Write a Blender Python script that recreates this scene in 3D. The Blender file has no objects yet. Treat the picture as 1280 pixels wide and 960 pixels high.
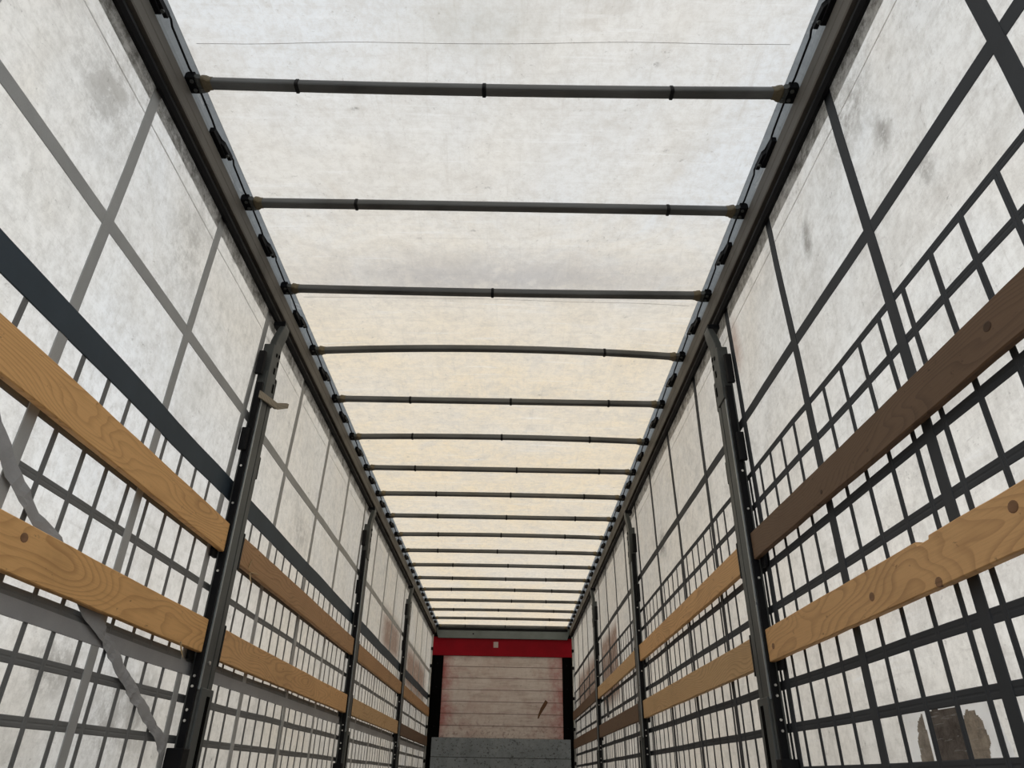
import bpy, math, random
from mathutils import Matrix, Vector, noise as mnoise

random.seed(7)
scene = bpy.context.scene
COL = scene.collection

# ------------------------------------------------------------------ camera
cam_d = bpy.data.cameras.new('camera')
cam = bpy.data.objects.new('camera', cam_d)
COL.objects.link(cam)
R_ = (0.99983848, -0.0072827, 0.01643113)
U_ = (-0.01789157, -0.49010694, 0.87147867)
F_ = (-0.0017063, 0.87163189, 0.49015807)
cam.matrix_world = Matrix(((R_[0], U_[0], -F_[0], 0.10511579),
                           (R_[1], U_[1], -F_[1], 0.0),
                           (R_[2], U_[2], -F_[2], 0.24493211),
                           (0, 0, 0, 1)))
cam_d.sensor_width = 36.0
cam_d.lens = 877.4658 / 1280 * 36.0
cam_d.clip_start = 0.02
scene.camera = cam

# ------------------------------------------------------------------ sky and exposure
SKY_STRENGTH = 1.32
world = bpy.data.worlds.new('sky')
scene.world = world
world.use_nodes = True
nt = world.node_tree
nt.nodes.clear()
wo = nt.nodes.new('ShaderNodeOutputWorld')
bg = nt.nodes.new('ShaderNodeBackground')
tc = nt.nodes.new('ShaderNodeTexCoord')
sp = nt.nodes.new('ShaderNodeSeparateXYZ')
mr = nt.nodes.new('ShaderNodeMapRange')
mr.inputs['From Min'].default_value = -1
mr.inputs['From Max'].default_value = 1
cr = nt.nodes.new('ShaderNodeValToRGB')
nt.links.new(tc.outputs['Generated'], sp.inputs[0])
nt.links.new(sp.outputs['Z'], mr.inputs['Value'])
nt.links.new(mr.outputs[0], cr.inputs[0])
nt.links.new(cr.outputs[0], bg.inputs['Color'])
nt.links.new(bg.outputs[0], wo.inputs['Surface'])
bg.inputs['Strength'].default_value = SKY_STRENGTH
el = cr.color_ramp.elements
# overcast sky over pale gravel; a dim band of yard and trees along the horizon
el[0].position = 0.0; el[0].color = (0.42, 0.41, 0.39, 1)
el[1].position = 1.0; el[1].color = (0.98, 1.0, 1.03, 1)
for pos, col in ((0.47, (0.36, 0.35, 0.33)), (0.50, (0.29, 0.275, 0.25)), (0.52, (0.36, 0.345, 0.32)), (0.545, (0.72, 0.70, 0.67)), (0.575, (1.06, 1.05, 1.03)), (0.62, (1.12, 1.12, 1.12)), (0.70, (1.09, 1.11, 1.13))):
    e = el.new(pos); e.color = (*col, 1)

scene.view_settings.view_transform = 'Standard'
scene.view_settings.look = 'None'
scene.view_settings.gamma = 1.0
scene.view_settings.use_curve_mapping = False
scene.view_settings.exposure = 0.0
scene.cycles.use_denoising = True
scene.cycles.max_bounces = 10
scene.cycles.diffuse_bounces = 6
scene.cycles.transmission_bounces = 6
scene.cycles.sample_clamp_indirect = 6.0

# ------------------------------------------------------------------ node helpers
class N:
    def __init__(s, name):
        s.m = bpy.data.materials.new(name)
        s.m.use_nodes = True
        s.t = s.m.node_tree
        s.t.nodes.clear()
        s.out = s.t.nodes.new('ShaderNodeOutputMaterial')
        s.tc = s.t.nodes.new('ShaderNodeTexCoord')
    def new(s, kind, **kw):
        n = s.t.nodes.new(kind)
        for k, v in kw.items():
            setattr(n, k, v)
        return n
    def link(s, a, b): s.t.links.new(a, b)
    def mapping(s, scale=(1, 1, 1), loc=(0, 0, 0), rot=(0, 0, 0)):
        m = s.new('ShaderNodeMapping')
        m.inputs['Scale'].default_value = scale
        m.inputs['Location'].default_value = loc
        m.inputs['Rotation'].default_value = rot
        s.link(s.tc.outputs['Object'], m.inputs['Vector'])
        return m.outputs[0]
    def noise(s, vec, scale, detail=3, rough=0.55, dist=0.0):
        n = s.new('ShaderNodeTexNoise')
        n.inputs['Scale'].default_value = scale
        n.inputs['Detail'].default_value = detail
        n.inputs['Roughness'].default_value = rough
        n.inputs['Distortion'].default_value = dist
        s.link(vec, n.inputs['Vector'])
        return n.outputs['Fac']
    def ramp(s, fac, a, b, lo=0.0, hi=1.0):
        m = s.new('ShaderNodeMapRange')
        m.clamp = True
        m.inputs['From Min'].default_value = a
        m.inputs['From Max'].default_value = b
        m.inputs['To Min'].default_value = lo
        m.inputs['To Max'].default_value = hi
        s.link(fac, m.inputs['Value'])
        return m.outputs[0]
    def mix(s, fac, a, b, blend='MIX'):
        m = s.new('ShaderNodeMix', data_type='RGBA', blend_type=blend)
        for idx, v in ((0, fac), (6, a), (7, b)):
            if isinstance(v, (int, float)):
                m.inputs[idx].default_value = v
            elif isinstance(v, tuple):
                m.inputs[idx].default_value = (*v, 1.0) if len(v) == 3 else v
            else:
                s.link(v, m.inputs[idx])
        return m.outputs[2]
    def math(s, op, a, b=None):
        m = s.new('ShaderNodeMath', operation=op)
        for i, v in enumerate((a, b)):
            if v is None: continue
            if isinstance(v, (int, float)): m.inputs[i].default_value = v
            else: s.link(v, m.inputs[i])
        return m.outputs[0]
    def bump(s, h, strength=0.2, dist=0.01):
        b = s.new('ShaderNodeBump')
        b.inputs['Strength'].default_value = strength
        b.inputs['Distance'].default_value = dist
        s.link(h, b.inputs['Height'])
        return b.outputs[0]
    def principled(s, col, rough=0.6, metal=0.0, normal=None, spec=0.4):
        p = s.new('ShaderNodeBsdfPrincipled')
        for k, v in (('Base Color', col), ('Roughness', rough), ('Metallic', metal)):
            if isinstance(v, tuple): p.inputs[k].default_value = (*v, 1.0)
            elif isinstance(v, (int, float)): p.inputs[k].default_value = v
            else: s.link(v, p.inputs[k])
        p.inputs['Specular IOR Level'].default_value = spec
        if normal is not None: s.link(normal, p.inputs['Normal'])
        s.link(p.outputs[0], s.out.inputs['Surface'])
        return s.m

def metal_mat(name, col, rough=0.5, metal=0.5, mottled=0.35, scale=9.0, stretch=(1, 1, 1), grime=(0.02, 0.018, 0.015), spec=0.3):
    n = N(name)
    v = n.mapping(stretch)
    f = n.noise(v, scale, 5, 0.65)
    g = n.noise(n.mapping((1, 1, 1), (3, 1, 2)), 2.2, 4, 0.6)
    c = n.mix(n.ramp(f, 0.35, 0.7, 0, mottled), col, tuple(x * 1.7 for x in col))
    c = n.mix(n.ramp(g, 0.5, 0.75, 0, mottled), c, grime)
    r = n.ramp(f, 0.3, 0.7, rough - 0.1, rough + 0.15)
    return n.principled(c, r, metal, n.bump(f, 0.08, 0.004), spec)

def web_mat(name, col, rough=0.7, var=0.3):
    n = N(name)
    f = n.noise(n.mapping((1, 1, 1)), 5.0, 4, 0.6)
    w = n.noise(n.mapping((60, 60, 60)), 8.0, 2)
    c = n.mix(n.ramp(f, 0.35, 0.7, 0, var), col, tuple(min(1, x * 1.6 + 0.01) for x in col))
    c = n.mix(n.ramp(w, 0.55, 0.8, 0, 0.25), c, (0.02, 0.02, 0.02))
    return n.principled(c, rough, 0.0, n.bump(w, 0.1, 0.001), 0.25)

def tarp_mat(name, base, warm, cool, grime, trans=0.62, tone_areas=(), hazy=0.5, seed=0, axis='wall', forward=0.0, smut=0.0, yellow=None):
    """White coated fabric: passes daylight from its other side, dirty on this side."""
    n = N(name)
    o = (seed * 3.1, seed * 1.7, seed * 2.3)
    v1 = n.mapping((1, 1, 1), o)
    big = n.noise(v1, 0.55, 4, 0.6, 0.6)
    mid = n.noise(v1, 2.6, 8, 0.72, 0.9)
    mid2 = n.noise(n.mapping((1, 1, 1), (o[1], o[2], o[0])), 6.5, 7, 0.72, 0.6)
    fine = n.noise(v1, 22, 8, 0.82)
    c = n.mix(n.ramp(big, 0.38, 0.64), cool, warm)
    xyz = n.new('ShaderNodeSeparateXYZ')
    n.link(n.tc.outputs['Object'], xyz.inputs[0])
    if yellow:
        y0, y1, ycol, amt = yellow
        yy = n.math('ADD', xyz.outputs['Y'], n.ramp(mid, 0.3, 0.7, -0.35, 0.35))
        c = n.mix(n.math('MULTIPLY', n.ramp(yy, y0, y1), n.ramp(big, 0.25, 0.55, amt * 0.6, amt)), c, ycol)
    c = n.mix(n.ramp(mid, 0.36, 0.72, 0, 0.35), c, base)
    c = n.mix(n.ramp(mid, 0.50, 0.72, 0, 0.70 * hazy), c, grime)
    c = n.mix(n.ramp(mid2, 0.50, 0.70, 0, 0.70 * hazy), c, grime)
    c = n.mix(n.ramp(fine, 0.44, 0.66, 0, 0.95 * hazy), c, grime)
    # long rub marks
    if axis == 'wall':
        st = n.noise(n.mapping((1, 9, 1.4), o, (0.75, 0, 0)), 4.5, 7, 0.75, 0.5)
        st2 = n.noise(n.mapping((1, 1.3, 14), o, (-0.70, 0, 0)), 3.0, 6, 0.75, 0.5)
        if seed == 2:
            st2 = n.noise(n.mapping((1, 1.3, 14), o, (0.85, 0, 0)), 3.0, 6, 0.75, 0.5)
    else:
        st = n.noise(n.mapping((12, 0.8, 1), o), 3.0, 6, 0.7, 0.4)
        st2 = n.noise(n.mapping((0.7, 12, 1), o), 2.0, 6, 0.7, 0.4)
    c = n.mix(n.ramp(st, 0.56, 0.74, 0, 0.8 * hazy), c, grime)
    c = n.mix(n.ramp(st2, 0.56, 0.74, 0, 0.7 * hazy), c, grime)
    c = n.mix(n.ramp(st2, 0.43, 0.26, 0, 0.55), c, (0.94, 0.94, 0.93))
    # scattered black scuffs
    for sc_, r0, r1, off in ((4.2, 0.10, 0.03, 0), (11.0, 0.085, 0.03, 5)):
        vo = n.new('ShaderNodeTexVoronoi')
        vo.inputs['Scale'].default_value = sc_
        vo.inputs['Randomness'].default_value = 1.0
        n.link(n.mapping((1, 1.5, 0.8) if axis == 'wall' else (1, 1.6, 1), (o[0] + off, o[1], o[2]), (0.6 if axis == 'wall' else 0, 0, 0)), vo.inputs['Vector'])
        sc = n.math('MULTIPLY', n.ramp(vo.outputs['Distance'], r0, r1), n.ramp(fine, 0.48, 0.60))
        sc = n.math('MULTIPLY', sc, n.ramp(mid2, 0.45, 0.6))
        c = n.mix(n.math('MULTIPLY', sc, 0.8), c, (0.16, 0.15, 0.14))
    fl = n.noise(n.mapping((1, 1.0, 1.3), (o[2], o[0], o[1]), (0.7, 0, 0)), 38, 6, 0.75, 0.6)
    c = n.mix(n.math('MULTIPLY', n.ramp(fl, 0.60, 0.70, 0, 0.75), n.ramp(mid2, 0.40, 0.62, 0.15, 1.0)), c, tuple(g * 0.62 for g in grime))
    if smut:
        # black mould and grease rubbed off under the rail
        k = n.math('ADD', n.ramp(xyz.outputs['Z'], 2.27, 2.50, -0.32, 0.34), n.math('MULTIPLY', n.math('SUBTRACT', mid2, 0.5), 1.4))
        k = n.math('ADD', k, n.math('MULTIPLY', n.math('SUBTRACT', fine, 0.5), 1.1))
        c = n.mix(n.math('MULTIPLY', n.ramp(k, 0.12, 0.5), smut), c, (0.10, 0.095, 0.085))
    for (a0, a1, sa, b0, b1, sb, col, amt) in tone_areas:
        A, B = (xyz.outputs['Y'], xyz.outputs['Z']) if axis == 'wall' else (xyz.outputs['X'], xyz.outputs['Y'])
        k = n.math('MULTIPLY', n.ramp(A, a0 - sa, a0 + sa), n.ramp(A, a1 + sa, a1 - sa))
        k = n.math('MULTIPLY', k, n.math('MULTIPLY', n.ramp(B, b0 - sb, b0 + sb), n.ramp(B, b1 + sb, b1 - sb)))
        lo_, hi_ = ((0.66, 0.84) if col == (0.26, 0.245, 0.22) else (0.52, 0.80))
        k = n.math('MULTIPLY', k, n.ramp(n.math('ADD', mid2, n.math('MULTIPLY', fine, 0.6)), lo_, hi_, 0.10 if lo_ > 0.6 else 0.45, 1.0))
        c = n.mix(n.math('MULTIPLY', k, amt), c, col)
    nm = n.bump(n.math('ADD', mid, n.math('MULTIPLY', fine, 0.3)), 0.25, 0.02)
    d = n.new('ShaderNodeBsdfDiffuse'); t = n.new('ShaderNodeBsdfTranslucent')
    for b in (d, t):
        n.link(c, b.inputs['Color'])
    n.link(nm, d.inputs['Normal'])
    tr = t.outputs[0]
    if forward:
        # thin cloth scatters much of the light forward
        rf = n.new('ShaderNodeBsdfRefraction')
        rf.inputs['Roughness'].default_value = 0.75
        rf.inputs['IOR'].default_value = 1.12
        n.link(c, rf.inputs['Color'])
        m2 = n.new('ShaderNodeMixShader')
        m2.inputs[0].default_value = forward
        n.link(tr, m2.inputs[1]); n.link(rf.outputs[0], m2.inputs[2])
        tr = m2.outputs[0]
    mx = n.new('ShaderNodeMixShader')
    mx.inputs[0].default_value = trans
    n.link(d.outputs[0], mx.inputs[1]); n.link(tr, mx.inputs[2])
    n.link(mx.outputs[0], n.out.inputs['Surface'])
    return n.m

def wood_mat(name, col, dark, seed=0):
    n = N(name)
    o = (seed * 0.37, seed * 2.9, seed * 0.21)
    warp = n.new('ShaderNodeTexNoise')
    warp.inputs['Scale'].default_value = 2.3
    warp.inputs['Detail'].default_value = 2.0
    warp.inputs['Roughness'].default_value = 0.45
    n.link(n.mapping((1.0, 0.36, 1.7), o), warp.inputs['Vector'])
    # growth rings cut lengthwise: bands of a slowly wandering field
    fld = n.math('MULTIPLY', warp.outputs['Fac'], 36.0)
    xyz = n.new('ShaderNodeSeparateXYZ')
    n.link(n.tc.outputs['Object'], xyz.inputs[0])
    fld = n.math('ADD', fld, n.math('MULTIPLY', xyz.outputs['Z'], 42.0))
    fr = n.math('FRACT', fld)
    line = n.math('MULTIPLY', n.ramp(fr, 0.50, 0.93), n.ramp(fr, 1.0, 0.94))
    fib = n.noise(n.mapping((60, 2.0, 60), o), 3.0, 5, 0.7)
    blot = n.noise(n.mapping((1, 1, 1), o), 2.4, 5, 0.65)
    c = n.mix(n.math('MULTIPLY', line, n.ramp(blot, 0.3, 0.65, 0.25, 0.58)), col, dark)
    c = n.mix(n.ramp(fib, 0.48, 0.75, 0, 0.35), c, dark)
    c = n.mix(n.ramp(blot, 0.52, 0.75, 0, 0.45), c, tuple(x * 0.62 for x in col))
    sp_ = n.noise(n.mapping((1, 0.5, 1), o), 30, 4, 0.75)
    c = n.mix(n.ramp(sp_, 0.64, 0.72, 0, 0.7), c, tuple(x * 0.35 for x in dark))
    return n.principled(c, 0.62, 0.0, n.bump(n.math('ADD', fib, n.math('MULTIPLY', line, 0.5)), 0.15, 0.002), 0.25)

# ------------------------------------------------------------------ materials
M = {}
ROOF_STAIN = [(-0.9, 0.9, 0.5, 2.95, 3.25, 0.12, (0.42, 0.41, 0.42), 0.55),
              (-0.25, 0.15, 0.2, 1.52, 1.72, 0.08, (0.50, 0.48, 0.42), 0.5)]
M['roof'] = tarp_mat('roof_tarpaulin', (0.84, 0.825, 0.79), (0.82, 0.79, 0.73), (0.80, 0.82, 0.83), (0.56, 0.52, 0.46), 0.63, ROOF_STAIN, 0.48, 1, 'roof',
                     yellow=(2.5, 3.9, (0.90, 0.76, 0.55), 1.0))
BROWN = (0.36, 0.25, 0.19)  # browner areas on the far curtain bays and beside the left near post
SMUDGE = (0.26, 0.245, 0.22)
ML_TONES = [(7.9, 9.2, 0.25, 1.45, 1.85, 0.1, BROWN, 0.95), (9.8, 12.4, 0.4, 1.25, 1.80, 0.12, BROWN, 1.0),
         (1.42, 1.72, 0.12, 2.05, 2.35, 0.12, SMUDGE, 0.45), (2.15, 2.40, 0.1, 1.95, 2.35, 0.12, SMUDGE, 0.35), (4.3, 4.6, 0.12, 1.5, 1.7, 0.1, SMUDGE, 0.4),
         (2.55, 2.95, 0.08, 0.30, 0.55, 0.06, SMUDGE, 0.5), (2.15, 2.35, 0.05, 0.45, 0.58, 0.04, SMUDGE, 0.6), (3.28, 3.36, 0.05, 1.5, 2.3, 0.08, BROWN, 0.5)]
MR_TONES = [(7.80, 9.12, 0.05, 1.00, 1.72, 0.06, BROWN, 1.0), (9.6, 12.3, 0.3, 1.15, 1.70, 0.10, BROWN, 1.0),
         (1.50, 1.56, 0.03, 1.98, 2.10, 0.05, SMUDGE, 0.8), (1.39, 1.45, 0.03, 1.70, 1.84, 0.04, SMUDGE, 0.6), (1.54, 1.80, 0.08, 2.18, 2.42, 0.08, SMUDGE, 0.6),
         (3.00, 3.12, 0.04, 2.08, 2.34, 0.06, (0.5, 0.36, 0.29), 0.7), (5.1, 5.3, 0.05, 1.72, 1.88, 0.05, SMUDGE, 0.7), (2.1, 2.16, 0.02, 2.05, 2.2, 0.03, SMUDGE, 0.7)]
M['tarp_l'] = tarp_mat('side_tarpaulin', (0.90, 0.90, 0.88), (0.86, 0.83, 0.77), (0.91, 0.93, 0.94), (0.46, 0.44, 0.40), 0.74, ML_TONES, 0.48, 2, forward=0.48, smut=0.75, yellow=(1.8, 4.6, (0.93, 0.845, 0.71), 1.0))
M['tarp_r'] = tarp_mat('side_tarpaulin_b', (0.90, 0.90, 0.87), (0.87, 0.83, 0.76), (0.90, 0.92, 0.92), (0.46, 0.43, 0.39), 0.74, MR_TONES, 0.48, 5, forward=0.48, smut=0.5, yellow=(1.2, 4.2, (0.93, 0.85, 0.73), 1.0))
M['hem'] = tarp_mat('hem_tarpaulin', (0.50, 0.50, 0.48), (0.5, 0.48, 0.45), (0.5, 0.5, 0.5), (0.16, 0.155, 0.14), 0.66, (), 0.8, 8, smut=0.8)
M['seam'] = tarp_mat('seam_tarpaulin', (0.70, 0.70, 0.68), (0.7, 0.68, 0.65), (0.7, 0.7, 0.7), (0.40, 0.38, 0.35), 0.66, (), 0.6, 8)
M['skirt'] = tarp_mat('skirt_tarpaulin', (0.32, 0.35, 0.37), (0.29, 0.31, 0.32), (0.32, 0.35, 0.37), (0.18, 0.19, 0.20), 0.40, (), 0.4, 9)
M['web_grey'] = web_mat('grey_webbing', (0.345, 0.352, 0.352))
M['web_thin_grey'] = web_mat('narrow_grey_webbing', (0.150, 0.155, 0.156))
M['web_light'] = web_mat('light_grey_webbing', (0.30, 0.305, 0.315))
M['web_dark'] = web_mat('charcoal_webbing', (0.040, 0.044, 0.050))
M['belt'] = web_mat('blue_black_belt', (0.026, 0.041, 0.057), 0.6)
M['rail'] = metal_mat('weathered_rail', (0.125, 0.117, 0.104), 0.6, 0.1, 0.6, 5, (1, 0.3, 1), spec=0.15)
M['track'] = metal_mat('black_track', (0.009, 0.009, 0.010), 0.55, 0.0, 0.3, spec=0.08)
M['void'] = metal_mat('black_groove', (0.0025, 0.0025, 0.0025), 0.8, 0.0, 0.1, spec=0.02)
M['bow'] = metal_mat('galvanised_bow', (0.105, 0.108, 0.108), 0.45, 0.4, 0.5, 6, (0.5, 1, 1), spec=0.2)
M['black'] = metal_mat('black_steel', (0.007, 0.0075, 0.009), 0.5, 0.0, 0.3, spec=0.10)
M['grease'] = metal_mat('greasy_brass', (0.115, 0.095, 0.060), 0.5, 0.3, 0.7, 60, grime=(0.02, 0.015, 0.01))
M['post'] = metal_mat('post_steel', (0.080, 0.087, 0.086), 0.5, 0.25, 0.5, 7, (1, 1, 0.25), spec=0.2)
M['post_edge'] = metal_mat('post_edge_steel', (0.30, 0.33, 0.34), 0.35, 0.5, 0.3)
M['bolt'] = metal_mat('bright_bolt', (0.62, 0.62, 0.60), 0.3, 0.8, 0.3)
M['red'] = metal_mat('red_paint', (0.24, 0.004, 0.012), 0.5, 0.0, 0.3, 3, grime=(0.10, 0.004, 0.008), spec=0.1)
M['gouge'] = metal_mat('torn_wood', (0.10, 0.05, 0.028), 0.8, 0, 0.5, 20)
M['header'] = metal_mat('grey_header_paint', (0.16, 0.185, 0.185), 0.55, 0.0, 0.3, 3, spec=0.1)
M['sticker'] = web_mat('sticker_paper', (0.42, 0.34, 0.33), 0.5, 0.2)
M['pole'] = metal_mat('pale_tension_tube', (0.42, 0.43, 0.42), 0.4, 0.4, 0.4)
M['knot'] = wood_mat('knot_wood', (0.27, 0.145, 0.075), (0.08, 0.04, 0.02), 3)
M['dark_knot'] = wood_mat('dark_knot_wood', (0.07, 0.038, 0.022), (0.03, 0.018, 0.01), 4)
M['splint'] = wood_mat('splinter_wood', (0.50, 0.36, 0.20), (0.30, 0.18, 0.08), 5)
M['offcut'] = wood_mat('grey_offcut_wood', (0.30, 0.26, 0.20), (0.12, 0.10, 0.07), 7)
M['patch'] = tarp_mat('bare_patch', (0.20, 0.175, 0.15), (0.24, 0.20, 0.16), (0.15, 0.13, 0.12), (0.06, 0.05, 0.045), 0.6, (), 0.8, 4)
M['patch2'] = tarp_mat('brown_patch', (0.44, 0.38, 0.31), (0.46, 0.38, 0.29), (0.38, 0.34, 0.30), (0.16, 0.14, 0.12), 0.6, (), 0.8, 6)
M['glue'] = tarp_mat('glue_margin', (0.93, 0.94, 0.94), (0.92, 0.92, 0.90), (0.93, 0.94, 0.96), (0.75, 0.75, 0.74), 0.66, (), 0.2, 3)

def plank_mat():
    n = N('worn_red_planks')
    xyz = n.new('ShaderNodeSeparateXYZ')
    n.link(n.tc.outputs['Object'], xyz.inputs[0])
    ax = n.math('ABSOLUTE', xyz.outputs['X'])
    st = n.noise(n.mapping((1.2, 1, 12)), 2.0, 6, 0.7, 0.4)
    bl = n.noise(n.mapping((1, 1, 1)), 2.6, 6, 0.7, 0.3)
    fn = n.noise(n.mapping((1, 1, 1)), 16, 5, 0.75)
    c = n.mix(n.ramp(bl, 0.35, 0.7), (0.54, 0.47, 0.435), (0.68, 0.62, 0.59))
    c = n.mix(n.ramp(st, 0.48, 0.75, 0, 0.6), c, (0.27, 0.19, 0.165))
    c = n.mix(n.ramp(fn, 0.58, 0.74, 0, 0.6), c, (0.16, 0.12, 0.11))
    edge = n.math('ADD', n.ramp(ax, 0.72, 1.06, 0, 0.65), n.ramp(bl, 0.62, 0.40, -0.25, 0.25))
    edge = n.math('MULTIPLY', edge, n.ramp(ax, 0.35, 1.0, 0.35, 1.0))
    c = n.mix(edge, c, (0.36, 0.055, 0.06))
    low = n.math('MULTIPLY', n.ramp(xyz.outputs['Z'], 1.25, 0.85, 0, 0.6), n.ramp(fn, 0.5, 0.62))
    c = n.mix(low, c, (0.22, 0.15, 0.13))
    # board joints
    zz = n.math('DIVIDE', n.math('SUBTRACT', xyz.outputs['Z'], 0.832), 0.1875)
    fr = n.math('FRACT', zz)
    j = n.math('ADD', n.ramp(fr, 0.045, 0.015), n.ramp(fr, 0.955, 0.985))
    c = n.mix(n.math('MULTIPLY', j, 0.75), c, (0.10, 0.06, 0.055))
    return n.principled(c, 0.6, 0.0, n.bump(n.math('SUBTRACT', fn, j), 0.25, 0.005), 0.3)
M['planks'] = plank_mat()

def plate_mat():
    n = N('scuffed_kick_plate')
    a = n.noise(n.mapping((1, 1, 1)), 4.0, 6, 0.7)
    b = n.noise(n.mapping((1, 1, 1.4)), 24, 4, 0.75)
    c = n.mix(n.ramp(a, 0.35, 0.7), (0.19, 0.215, 0.235), (0.29, 0.33, 0.36))
    c = n.mix(n.ramp(b, 0.56, 0.64, 0, 0.85), c, (0.035, 0.035, 0.04))
    return n.principled(c, 0.5, 0.35, n.bump(b, 0.15, 0.003))
M['plate'] = plate_mat()

def floor_mat():
    n = N('film_faced_floor')
    a = n.noise(n.mapping((1, 0.3, 1)), 6.0, 6, 0.7)
    c = n.mix(n.ramp(a, 0.35, 0.7), (0.075, 0.052, 0.038), (0.14, 0.11, 0.085))
    return n.principled(c, 0.6, 0.0, n.bump(a, 0.1, 0.003))
M['floor'] = floor_mat()

WOOD = {}
for k, (c, d) in {
    'honey':  ((0.74, 0.430, 0.175), (0.40, 0.190, 0.062)),
    'tan':    ((0.66, 0.395, 0.180), (0.34, 0.180, 0.075)),
    'brown':  ((0.43, 0.250, 0.120), (0.20, 0.105, 0.048)),
    'umber':  ((0.150, 0.092, 0.055), (0.075, 0.044, 0.028)),
    'dark':   ((0.105, 0.066, 0.042), (0.050, 0.032, 0.022)),
    'pale':   ((0.58, 0.380, 0.195), (0.30, 0.180, 0.080))}.items():
    WOOD[k] = [wood_mat('wood_%s_%s' % (k, w), c, d, i * 5 + len(k)) for i, w in enumerate(('first', 'second', 'third'))]

# ------------------------------------------------------------------ mesh helpers
class MB:
    def __init__(s): s.v = []; s.f = []
    def add(s, vs, fs):
        b = len(s.v)
        s.v += [tuple(v) for v in vs]
        s.f += [tuple(b + i for i in f) for f in fs]
        return s
    def box(s, x0, x1, y0, y1, z0, z1):
        x0, x1 = min(x0, x1), max(x0, x1); y0, y1 = min(y0, y1), max(y0, y1); z0, z1 = min(z0, z1), max(z0, z1)
        return s.add([(x0, y0, z0), (x1, y0, z0), (x1, y1, z0), (x0, y1, z0), (x0, y0, z1), (x1, y0, z1), (x1, y1, z1), (x0, y1, z1)],
                     [(0, 3, 2, 1), (4, 5, 6, 7), (0, 1, 5, 4), (1, 2, 6, 5), (2, 3, 7, 6), (3, 0, 4, 7)])
    def loft(s, rings, closed=True, caps=True):
        n = len(rings[0]); vs = [p for r in rings for p in r]; fs = []
        for i in range(len(rings) - 1):
            for j in range(n if closed else n - 1):
                a, b = i * n + j, i * n + (j + 1) % n
                fs.append((a, b, b + n, a + n))
        if caps and closed:
            fs.append(tuple(range(n - 1, -1, -1)))
            fs.append(tuple((len(rings) - 1) * n + j for j in range(n)))
        return s.add(vs, fs)
    def tube(s, pts, r, n=8):
        pts = [Vector(p) for p in pts]; rings = []
        ref = None
        for i, p in enumerate(pts):
            t = (pts[min(i + 1, len(pts) - 1)] - pts[max(i - 1, 0)]).normalized()
            if ref is None:
                ref = Vector((0, 0, 1)) if abs(t.z) < 0.9 else Vector((0, 1, 0))
            a = (ref - t * ref.dot(t)).normalized(); b = t.cross(a); ref = a
            rr = r[i] if isinstance(r, (list, tuple)) else r
            rings.append([p + a * rr * math.cos(2 * math.pi * k / n) + b * rr * math.sin(2 * math.pi * k / n) for k in range(n)])
        return s.loft(rings)
    def cyl(s, c, axis, r, h, n=12):
        c = Vector(c); d = Vector(axis).normalized() * h / 2
        return s.tube([c - d, c + d], r, n)
    def prism_y(s, prof, y0, y1):
        return s.loft([[(x, y0, z) for x, z in prof], [(x, y1, z) for x, z in prof]])
    def prism_z(s, prof, z0, z1):
        return s.loft([[(x, y, z0) for x, y in prof], [(x, y, z1) for x, y in prof]])
    def build(s, name, mat, parent=None, bevel=0.0, smooth=False, seg=2):
        me = bpy.data.meshes.new(name)
        me.from_pydata(s.v, [], s.f)
        import bmesh
        bm = bmesh.new(); bm.from_mesh(me)
        bmesh.ops.recalc_face_normals(bm, faces=bm.faces)
        bm.to_mesh(me); bm.free()
        me.materials.append(mat)
        if smooth:
            for p in me.polygons: p.use_smooth = True
        o = bpy.data.objects.new(name, me)
        COL.objects.link(o)
        if parent is not None: o.parent = parent
        if bevel > 0:
            m = o.modifiers.new('bevel', 'BEVEL'); m.width = bevel; m.segments = seg
            m.limit_method = 'ANGLE'; m.angle_limit = math.radians(40)
        return o

def tag(o, label, cat=None, group=None, kind=None):
    o['label'] = label
    if cat: o['category'] = cat
    if group: o['group'] = group
    if kind: o['kind'] = kind
    return o
def thing(name, label, cat, loc=(0, 0, 0), group=None):
    o = bpy.data.objects.new(name, None)
    o.empty_display_size = 0.1
    COL.objects.link(o)
    o.location = loc
    return tag(o, label, cat, group)

def place(parent_loc, mb):
    """shift world-space vertices into the frame of a thing standing at parent_loc"""
    px, py, pz = parent_loc
    mb.v = [(x - px, y - py, z - pz) for x, y, z in mb.v]
    return mb

ORD = ['first', 'second', 'third', 'fourth', 'fifth', 'sixth', 'seventh', 'eighth', 'ninth', 'tenth', 'eleventh', 'twelfth',
       'thirteenth', 'fourteenth', 'fifteenth', 'sixteenth', 'seventeenth', 'eighteenth']
SIDE = {-1: 'left', 1: 'right'}
YB, YF = -0.15, 13.22          # open rear end, front end of the curtains

# ------------------------------------------------------------------ structure
tag(MB().box(-1.26, 1.26, YB, 13.75, -0.06, 0.0).build('floor', M['floor']), 'dark brown plywood load floor of the trailer', 'floor', kind='structure')

def cw(s, y, z):
    """inward offset of the curtain cloth from x = 1.25, a few millimetres of ripple"""
    return 0.0035 * mnoise.noise(Vector((s * 7.3, y * 1.3, z * 0.8))) + 0.0025 * mnoise.noise(Vector((s * 3.1, y * 4.1, z * 2.6)))
CX = 1.254
def cx(s, y, z, d): return s * (CX - cw(s, y, z) - d)

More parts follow.
